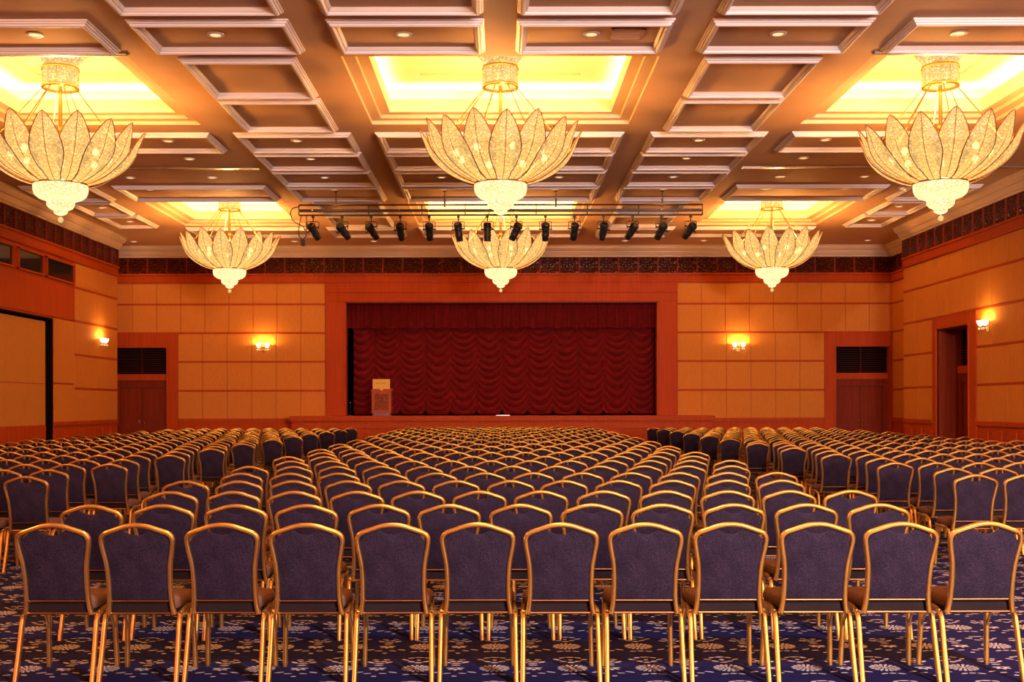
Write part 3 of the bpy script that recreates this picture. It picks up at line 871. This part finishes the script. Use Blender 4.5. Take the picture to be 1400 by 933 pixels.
# ------------------------------------------------------------------ downlights
def make_downlight():
    root = thing('downlight', 'd', 'downlight')
    mb = MB(); mb.lathe([(.075, -.012), (.085, -.02), (.12, -.016), (.125, 0.0)], 'moulding', 24); mb.build('trim_ring', root, 40)
    mb = MB(); mb.lathe([(.001, -.004), (.05, -.006), (.078, -.014)], 'lamp', 20); mb.build('lens', root, 40)
    return root
dp = make_downlight(); first = True
ROWS = [(17.1, [-6.8, -4.16, -1.41, 1.33, 4.06, 6.7], 'just before the near chandeliers'),
        (23.95, [-6.8, -4.17, -1.38, 1.36, 4.06, 6.65], 'just beyond the near chandeliers'),
        (25.7, [-6.83, -4.17, -1.4, 1.38, 4.08, 6.65], 'before the thin ceiling track'),
        (27.8, [-8.8, -6.85, -4.18, -1.4, 1.39, 4.1, 6.65, 8.65], 'beyond the thin ceiling track'),
        (29.35, [-8.8, -6.82, -4.18, -1.43, 1.36, 4.08, 6.65, 8.65, 10.1], 'above the lighting truss'),
        (32.0, [-10.9, 10.9], 'beside the far chandeliers'), (34.4, [-10.9, 10.9], 'beside the far coffers near the back wall'),
        (38.6, [-12.1, -8.8, -6.8, -4.18, -1.4, 1.4, 4.1, 6.7, 8.7, 12.1], 'along the cornice over the stage wall')]
for y, xl, ph_ in ROWS:
    for i, x in enumerate(xl):
        o = dp if first else copy_tree(dp); first = False
        o.location = (x, y, HC)
        o['label'] = 'round recessed downlight, %s from the windowed wall, %s' % (ORD[i + 1], ph_)
        o['group'] = 'recessed ceiling downlights'
        light('SPOT', 'downlight_beam', (x, y, HC - .03), P_DOWN, (1.0, .44, .11), size=.06, spot=150)

# ------------------------------------------------------------------ lighting truss with spotlights
TY = 29.7
tr = thing('lighting_truss', 'long black pipe truss hung below the ceiling carrying stage spotlights', 'truss', (0, TY, 6.4))
mb = MB(); mb.tube([(-5.12, 0, .26), (5.12, 0, .26)], .022, 'truss', 8); mb.build('top_pipe', tr, 60)
mb = MB(); mb.box(-5.1, 5.1, -.035, .035, .08, .15, 'truss', .01)
for k in range(14): mb.ball((-4.78 + k * .737, -.04, .12), .016, 'chrome', 6)
mb.build('socket_bar', tr, 40)
mb = MB(); mb.tube([(-5.12, 0, -.0), (5.12, 0, 0)], .022, 'truss', 8); mb.build('bottom_pipe', tr, 60)
for x in (-5.12, -3.35, -2.0, -.9, .9, 2.2, 3.5, 5.12):
    mb = MB(); mb.tube([(x, 0, 0), (x, 0, .27)], .014, 'truss', 6); mb.build('upright', tr, 60)
for x in (-4.18, -1.42, 1.4, 4.1):
    mb = MB(); mb.tube([(x, 0, .26), (x, 0, HC - 6.4)], .010, 'truss', 6); mb.lathe([(.001, HC - 6.41), (.05, HC - 6.41), (.05, HC - 6.4)], 'truss', 12, (x, 0)); mb.tube([(x, 0, .2), (x, 0, .42)], .024, 'truss', 8); mb.build('hanger', tr, 60)
# loose cables at the windowed-wall end
mb = MB()
mb.tube(spline([(-5.1, -.03, .22), (-5.28, -.04, .16), (-5.32, -.05, 0), (-5.22, -.06, -.18), (-5.02, -.07, -.28), (-4.95, -.08, -.4)], 6), .012, 'black', 6)
mb.tube(spline([(-5.05, -.03, .0), (-5.10, -.05, -.25), (-5.12, -.06, -.5), (-5.03, -.07, -.62)], 6), .012, 'black', 6)
mb.tube(spline([(-4.93, -.03, .0), (-4.92, -.05, -.28), (-4.93, -.06, -.52), (-5.0, -.07, -.62)], 6), .012, 'black', 6)
cb = mb.build('power_cable', tr, 60)
mb = MB(); mb.box(-.05, .05, -.05, .05, -.17, 0, 'black', .015); mb.box(-.06, .06, -.06, .06, -.05, -.03, 'black', .01); pl = mb.build('plug', cb); pl.location = (-5.01, -.07, -.62)

def make_spot():
    root = thing('stage_spotlight', 's', 'spotlight')
    mb = MB(); mb.tube([(0, 0, .0), (0, 0, -.14)], .014, 'black', 8); mb.box(-.035, .035, -.04, .04, -.05, -.001, 'black', .008); mb.build('clamp', root, 40)
    mb = MB(); mb.tube([(-.14, 0, -.34), (-.15, 0, -.16), (-.13, 0, -.14), (.13, 0, -.14), (.15, 0, -.16), (.14, 0, -.34)], .010, 'black', 6); mb.build('yoke', root, 40)
    head = MB()
    # body along local -z, lens at the bottom
    head.lathe([(.001, .17), (.075, .17), (.095, .15), (.10, .05), (.105, .04), (.105, .0), (.095, -.01), (.092, -.12), (.10, -.13), (.10, -.17), (.088, -.18), (.085, -.30), (.075, -.30), (.07, -.26), (.001, -.26)], 'black', 20)
    for k in range(6): head.lathe([(.098, .055 + k * .016), (.108, .06 + k * .016), (.098, .065 + k * .016)], 'black', 20)
    head.tube([(.10, 0, .0), (.17, 0, .0)], .018, 'black', 8); head.tube([(-.10, 0, .0), (-.17, 0, .0)], .018, 'black', 8)
    h = head.build('lamp_body', root, 40); h.location = (0, 0, -.34)
    return root
sp0 = make_spot()
tilts = [(.45, 1.05), (.62, 1.05), (.60, 1.05), (.12, .75), (.02, .75), (.12, .35), (.0, .2), (-.45, .5), (.0, .55), (-.1, .75), (-.15, .8), (-.52, 1.05), (-.42, 1.05), (-.6, 1.05)]
for i in range(14):
    o = sp0 if i == 0 else copy_tree(sp0)
    o.location = (-4.76 + i * .737, TY, 6.376)
    o['label'] = 'black stage spotlight, %s along the truss from the windowed-wall end' % ORD[i + 1]
    o['group'] = 'spotlights on the truss'
    h = [c for c in o.children if c.name.startswith('lamp_body')][0]
    side, fwd = tilts[i]
    h.rotation_euler = (min(fwd, .75), -side, 0)      # the lens end swings towards the stage and sideways

# ------------------------------------------------------------------ chairs
HW = [(.385, .186), (.45, .176), (.53, .172), (.61, .173), (.68, .178), (.76, .192), (.805, .1985), (.832, .194), (.852, .176), (.870, .128), (.890, .068), (.897, .03), (.8985, 0.0)]
def yb(z): return -.175 - .105 * max(0.0, (z - .36) / .55) ** 1.15
def hoop_path(per):
    half = [Vector((w, yb(z), z)) for z, w in HW]
    pts = half + [Vector((-p.x, p.y, p.z)) for p in reversed(half[:-1])]
    return spline(pts, per)
RIB = [(-.0142, 0), (-.0132, .010), (-.0078, .0155), (0, .0045), (.0078, .0155), (.0132, .010), (.0142, 0), (.0132, -.010), (.0078, -.0155), (0, -.0045), (-.0078, -.0155), (-.0132, -.010)]
RIB_LO = [(-.0155, 0), (0, .0155), (.0155, 0), (0, -.0155)]
TOPZ = [(0, .842), (.083, .872), (.0831, .8755), (.125, .862), (.165, .840), (.188, .806), (.2, .79)]
def hw_at(z): return interp(z, [(.3, .19)] + HW[:8])
def back_pt(u, v, side, lo=.468):
    xa = abs(u) * .2
    zt = interp(xa, TOPZ) if xa > .0831 else .842 + .030 * (xa / .083) ** 2
    z = lo + v * (zt - lo)
    x = u * (hw_at(z) - .006)
    e = (1 - abs(u) ** 5) * (1 - abs(2 * v - 1) ** 7)
    return (x, yb(z) + (.034 * e + .004 if side > 0 else -.014 * e - .003), z)
def seat_pt(a, b):
    """superellipse plan: a angle, b ring profile"""
    prof = [(.0, .405), (.80, .403), (.97, .405), (1.0, .418), (1.0, .440), (.985, .458), (.93, .470), (.75, .478), (.40, .483), (.0, .484)]
    k, z = prof[b]
    c, s = cos(a), sin(a); e = 2 / 5.0
    x = math.copysign(abs(c) ** e, c); y = math.copysign(abs(s) ** e, s)
    yy = .045 + y * .20 * (k if k > .0 else .001)
    wid = .178 + .034 * min(1, max(0, (yy + .155) / .30))
    return (x * wid * max(k, .001), yy, z)
LEG_R = [(.19, .0, .0), ]
def rear_leg(s): return spline([(s * .198, .20, .396), (s * .203, .06, .394), (s * .209, -.07, .390), (s * .2105, -.135, .376), (s * .211, -.165, .335), (s * .213, -.20, .20), (s * .216, -.258, .0)], 3)
def front_leg(s): return [(s * .195, .185, .40), (s * .198, .195, .25), (s * .205, .215, .0)]
def chair_meshes(lo=False):
    per = 2 if lo else 4
    rib = RIB_LO if lo else RIB
    out = {}
    b = MB(); b.sweep(hoop_path(1 if lo else per), rib, 'gold', bref=(0, 1, 0)); out['back_frame'] = b
    b = MB()
    nu, nv = (5, 4) if lo else (15, 12)
    b.grid(nu, nv, lambda u, v: back_pt(2 * u - 1, v, 1), 'chair'); 
    st_ = len(b.f); b.grid(nu, nv, lambda u, v: back_pt(1 - 2 * u, v, -1), 'chair')
    # closing rim
    rim = [(2 * i / (nu - 1) - 1, 0) for i in range(nu)] + [(1, j / (nv - 1)) for j in range(1, nv)] + [(1 - 2 * i / (nu - 1), 1) for i in range(1, nu)] + [(-1, 1 - j / (nv - 1)) for j in range(1, nv - 1)]
    n = len(rim); vs = [back_pt(u, v, 1) for u, v in rim] + [back_pt(u, v, -1) for u, v in rim]
    b.add(vs, [(i, n + i, n + (i + 1) % n, (i + 1) % n) for i in range(n)], 'chair')
    out['backrest'] = b
    b = MB(); na = 12 if lo else 32
    vs = [seat_pt(2 * pi * i / na, q) for i in range(na) for q in range(10)]
    b.add(vs, [(i * 10 + q, ((i + 1) % na) * 10 + q, ((i + 1) % na) * 10 + q + 1, i * 10 + q + 1) for i in range(na) for q in range(9)], 'seatfab')
    out['seat'] = b
    b = MB(); b.box(-.172, .172, -.168, -.150, .385, .455, 'board', .0 if lo else .006)
    if not lo:
        b.box(-.185, .185, -.14, .225, .385, .405, 'board', .004)
        b.tube([(-.176, -.178, .39), (.176, -.178, .39)], .006, 'bronze', 6)
    else: b.box(-.185, .185, -.14, .225, .385, .405, 'board')
    out['seat_frame'] = b
    b = MB(); b.tube([(-.172, -.186, .462), (.172, -.186, .462)], .0065, 'bronze', 4 if lo else 8); out['back_rail'] = b
    out['legs'] = []
    for s in (-1, 1):
        b = MB(); p = rear_leg(s); b.sweep(p if not lo else p[::3], rib, 'gold', bref=(0, 1, 0.3)); out['legs'].append(b)
        b = MB(); b.sweep(front_leg(s), rib, 'gold', bref=(0, 1, 0)); out['legs'].append(b)
    out['braces'] = []
    if not lo:
        for s in (-1, 1):
            b = MB(); b.tube([(s * .198, .196, .24), (s * .19, .08, .385)], .008, 'gold', 6); out['braces'].append(b)
    return out

def joined(parts):
    b = MB()
    for k in ('back_frame', 'backrest', 'seat', 'seat_frame', 'back_rail'): 
        q = parts[k]; 
        o = len(b.v); b.v.extend(q.v)
        for f, mi in zip(q.f, q.mi): b.f.append(tuple(o + i for i in f)); b.mi.append(b.slot(q.mats[mi]))
    for q in parts['legs'] + parts['braces']:
        o = len(b.v); b.v.extend(q.v)
        for f, mi in zip(q.f, q.mi): b.f.append(tuple(o + i for i in f)); b.mi.append(b.slot(q.mats[mi]))
    return b

def fixmesh(me):
    bm = bmesh.new(); bm.from_mesh(me); bmesh.ops.remove_doubles(bm, verts=bm.verts[:], dist=1e-5); bmesh.ops.recalc_face_normals(bm, faces=bm.faces[:]); bm.to_mesh(me); bm.free()
    me.polygons.foreach_set('use_smooth', [True] * len(me.polygons)); me.set_sharp_from_angle(angle=radians(50))
    return me

hi = chair_meshes(False)
PARTS = [(k, fixmesh(hi[k].mesh(k))) for k in ('seat', 'backrest', 'back_frame', 'back_rail', 'seat_frame')]
PARTS += [('leg', fixmesh(b.mesh('leg'))) for b in hi['legs']] + [('brace', fixmesh(b.mesh('brace'))) for b in hi['braces']]
MID = fixmesh(joined(hi).mesh('banquet_chair'))
LO = joined(chair_meshes(True))

PITCH, D1, ROWC = .476, 6.53, 1.234
random.seed(11)
allc = []   # (x, y, rz, block, row, seat number, count)
def jit(a): return random.uniform(-a, a)
YOFF = .285        # hoop top sits this far behind the chair's origin
for k in range(25):
    off = (-5.28 if k % 2 == 0 else -5.78) + jit(.08)
    dy = jit(.03)
    for i in range(12):
        allc.append(((off + i) * PITCH + jit(.005), D1 + k * ROWC + YOFF + dy + jit(.012), jit(.012), 'c', k, i))
ROWS_ = 1.17
for sg, blk in ((-1, 'l'), (1, 'r')):
    kk = 0
    for j in range(-1, 21):
        d = 10.95 + j * ROWS_
        x0 = 4.45 if j % 2 == 0 else 4.69
        if sg > 0: x0 += .02
        dx = jit(.03); dy = jit(.03); seen = False
        for i in range(11):
            x = sg * (x0 + i * PITCH + dx) + jit(.005); y = d + YOFF + dy + jit(.012)
            px = 685 + F * x / d
            if px < -40 or px > 1440:
                continue
            seen = True
            allc.append((x, y, jit(.012), blk, kk, i))
        if seen: kk += 1
allc.sort(key=lambda c: c[1])
near, far = allc[:298], allc[298:]
NAMEB = {'l': 'the windowed-wall block', 'r': 'the doorway-wall block'}
def chair_label(c):
    x, y, rz, blk, k, i = c
    if blk == 'c':
        return 'purple gold-framed chair %s from lectern side, centre block, %s row from the viewer' % (ORD[i + 1], ORD[k + 1])
    return 'purple gold-framed chair %s from the aisle in %s, %s row from viewer' % (ORD[i + 1], NAMEB[blk], ORD[k + 1])
GRP = {'c': 'chairs of the centre block', 'l': 'chairs of the windowed-wall block', 'r': 'chairs of the doorway-wall block'}
ptree = None
for c in near:
    x, y, rz, blk, k, i = c
    if y < 15.5:
        if ptree is None:
            o = thing('banquet_chair', 'x', 'chair')
            for nm, me in PARTS:
                p = bpy.data.objects.new(nm, me); COL.objects.link(p); p.parent = o
            ptree = o
        else: o = copy_tree(ptree)
    else:
        o = bpy.data.objects.new('banquet_chair', MID); COL.objects.link(o)
        o['category'] = 'chair'
    o.location = (x, y, 0); o.rotation_euler = (0, 0, rz)
    o['label'] = chair_label(c); o['group'] = GRP[blk]
# the many small chairs of the rows nearest the stage
mb = MB()
for x, y, rz, blk, k, i in far:
    m_ = Matrix.Translation((x, y, 0)) @ Matrix.Rotation(rz, 4, 'Z')
    o_ = len(mb.v)
    mb.v.extend([tuple(m_ @ Vector(v)) for v in LO.v])
    for f, mi in zip(LO.f, LO.mi): mb.f.append(tuple(o_ + q for q in f)); mb.mi.append(mb.slot(LO.mats[mi]))
fm = mb.build('distant_chair_rows'); fm.data.polygons.foreach_set('use_smooth', [True] * len(fm.data.polygons)); fm.data.set_sharp_from_angle(angle=radians(50))
tag(fm, 'distant gold-framed chairs packed in the rows closest to the stage', 'chairs', None, 'stuff')
print('CHAIRS', len(near), len(far), near[-1][1])

# ------------------------------------------------------------------ white house spotlight at the rear of the hall
def aim(o, target):
    d = Vector(target) - o.location
    o.rotation_euler = d.to_track_quat('-Z', 'Y').to_euler()
a = light('SPOT', 'rear_house_light', (4.2, -1.6, 6.25), P_SPOT, (0.88, 0.82, 1.0), size=.18, spot=120)
a.data.spot_blend = 1.0
aim(a, (6.0, 7.5, 0.4))
a = light('AREA', 'added_cool_light', (8.0, -8.6, 2.9), 1950.0, (1.0, 0.80, 0.78), size=5.0, size_y=2.6)  # cool area light added behind the camera, its source unseen
a.data.spread = radians(110)
aim(a, (3, 20, 8.5))

world = bpy.data.worlds.new('world'); scene.world = world; world.use_nodes = True
bg = world.node_tree.nodes['Background']; bg.inputs[0].default_value = (.05, .03, .02, 1); bg.inputs[1].default_value = .3

# ------------------------------------------------------------------ colour management and sampling helpers
vs = scene.view_settings
scene.display_settings.display_device = 'sRGB'
vs.view_transform = 'Standard'; vs.look = 'None'; vs.gamma = 1.0; vs.use_curve_mapping = False
vs.exposure = 0.0
cy = scene.cycles
cy.use_denoising = True
try: cy.denoiser = 'OPENIMAGEDENOISE'
except Exception: pass
cy.max_bounces = 8; cy.diffuse_bounces = 4; cy.glossy_bounces = 3; cy.transparent_max_bounces = 24; cy.transmission_bounces = 4
cy.sample_clamp_indirect = 4.0
cy.caustics_reflective = False; cy.caustics_refractive = False
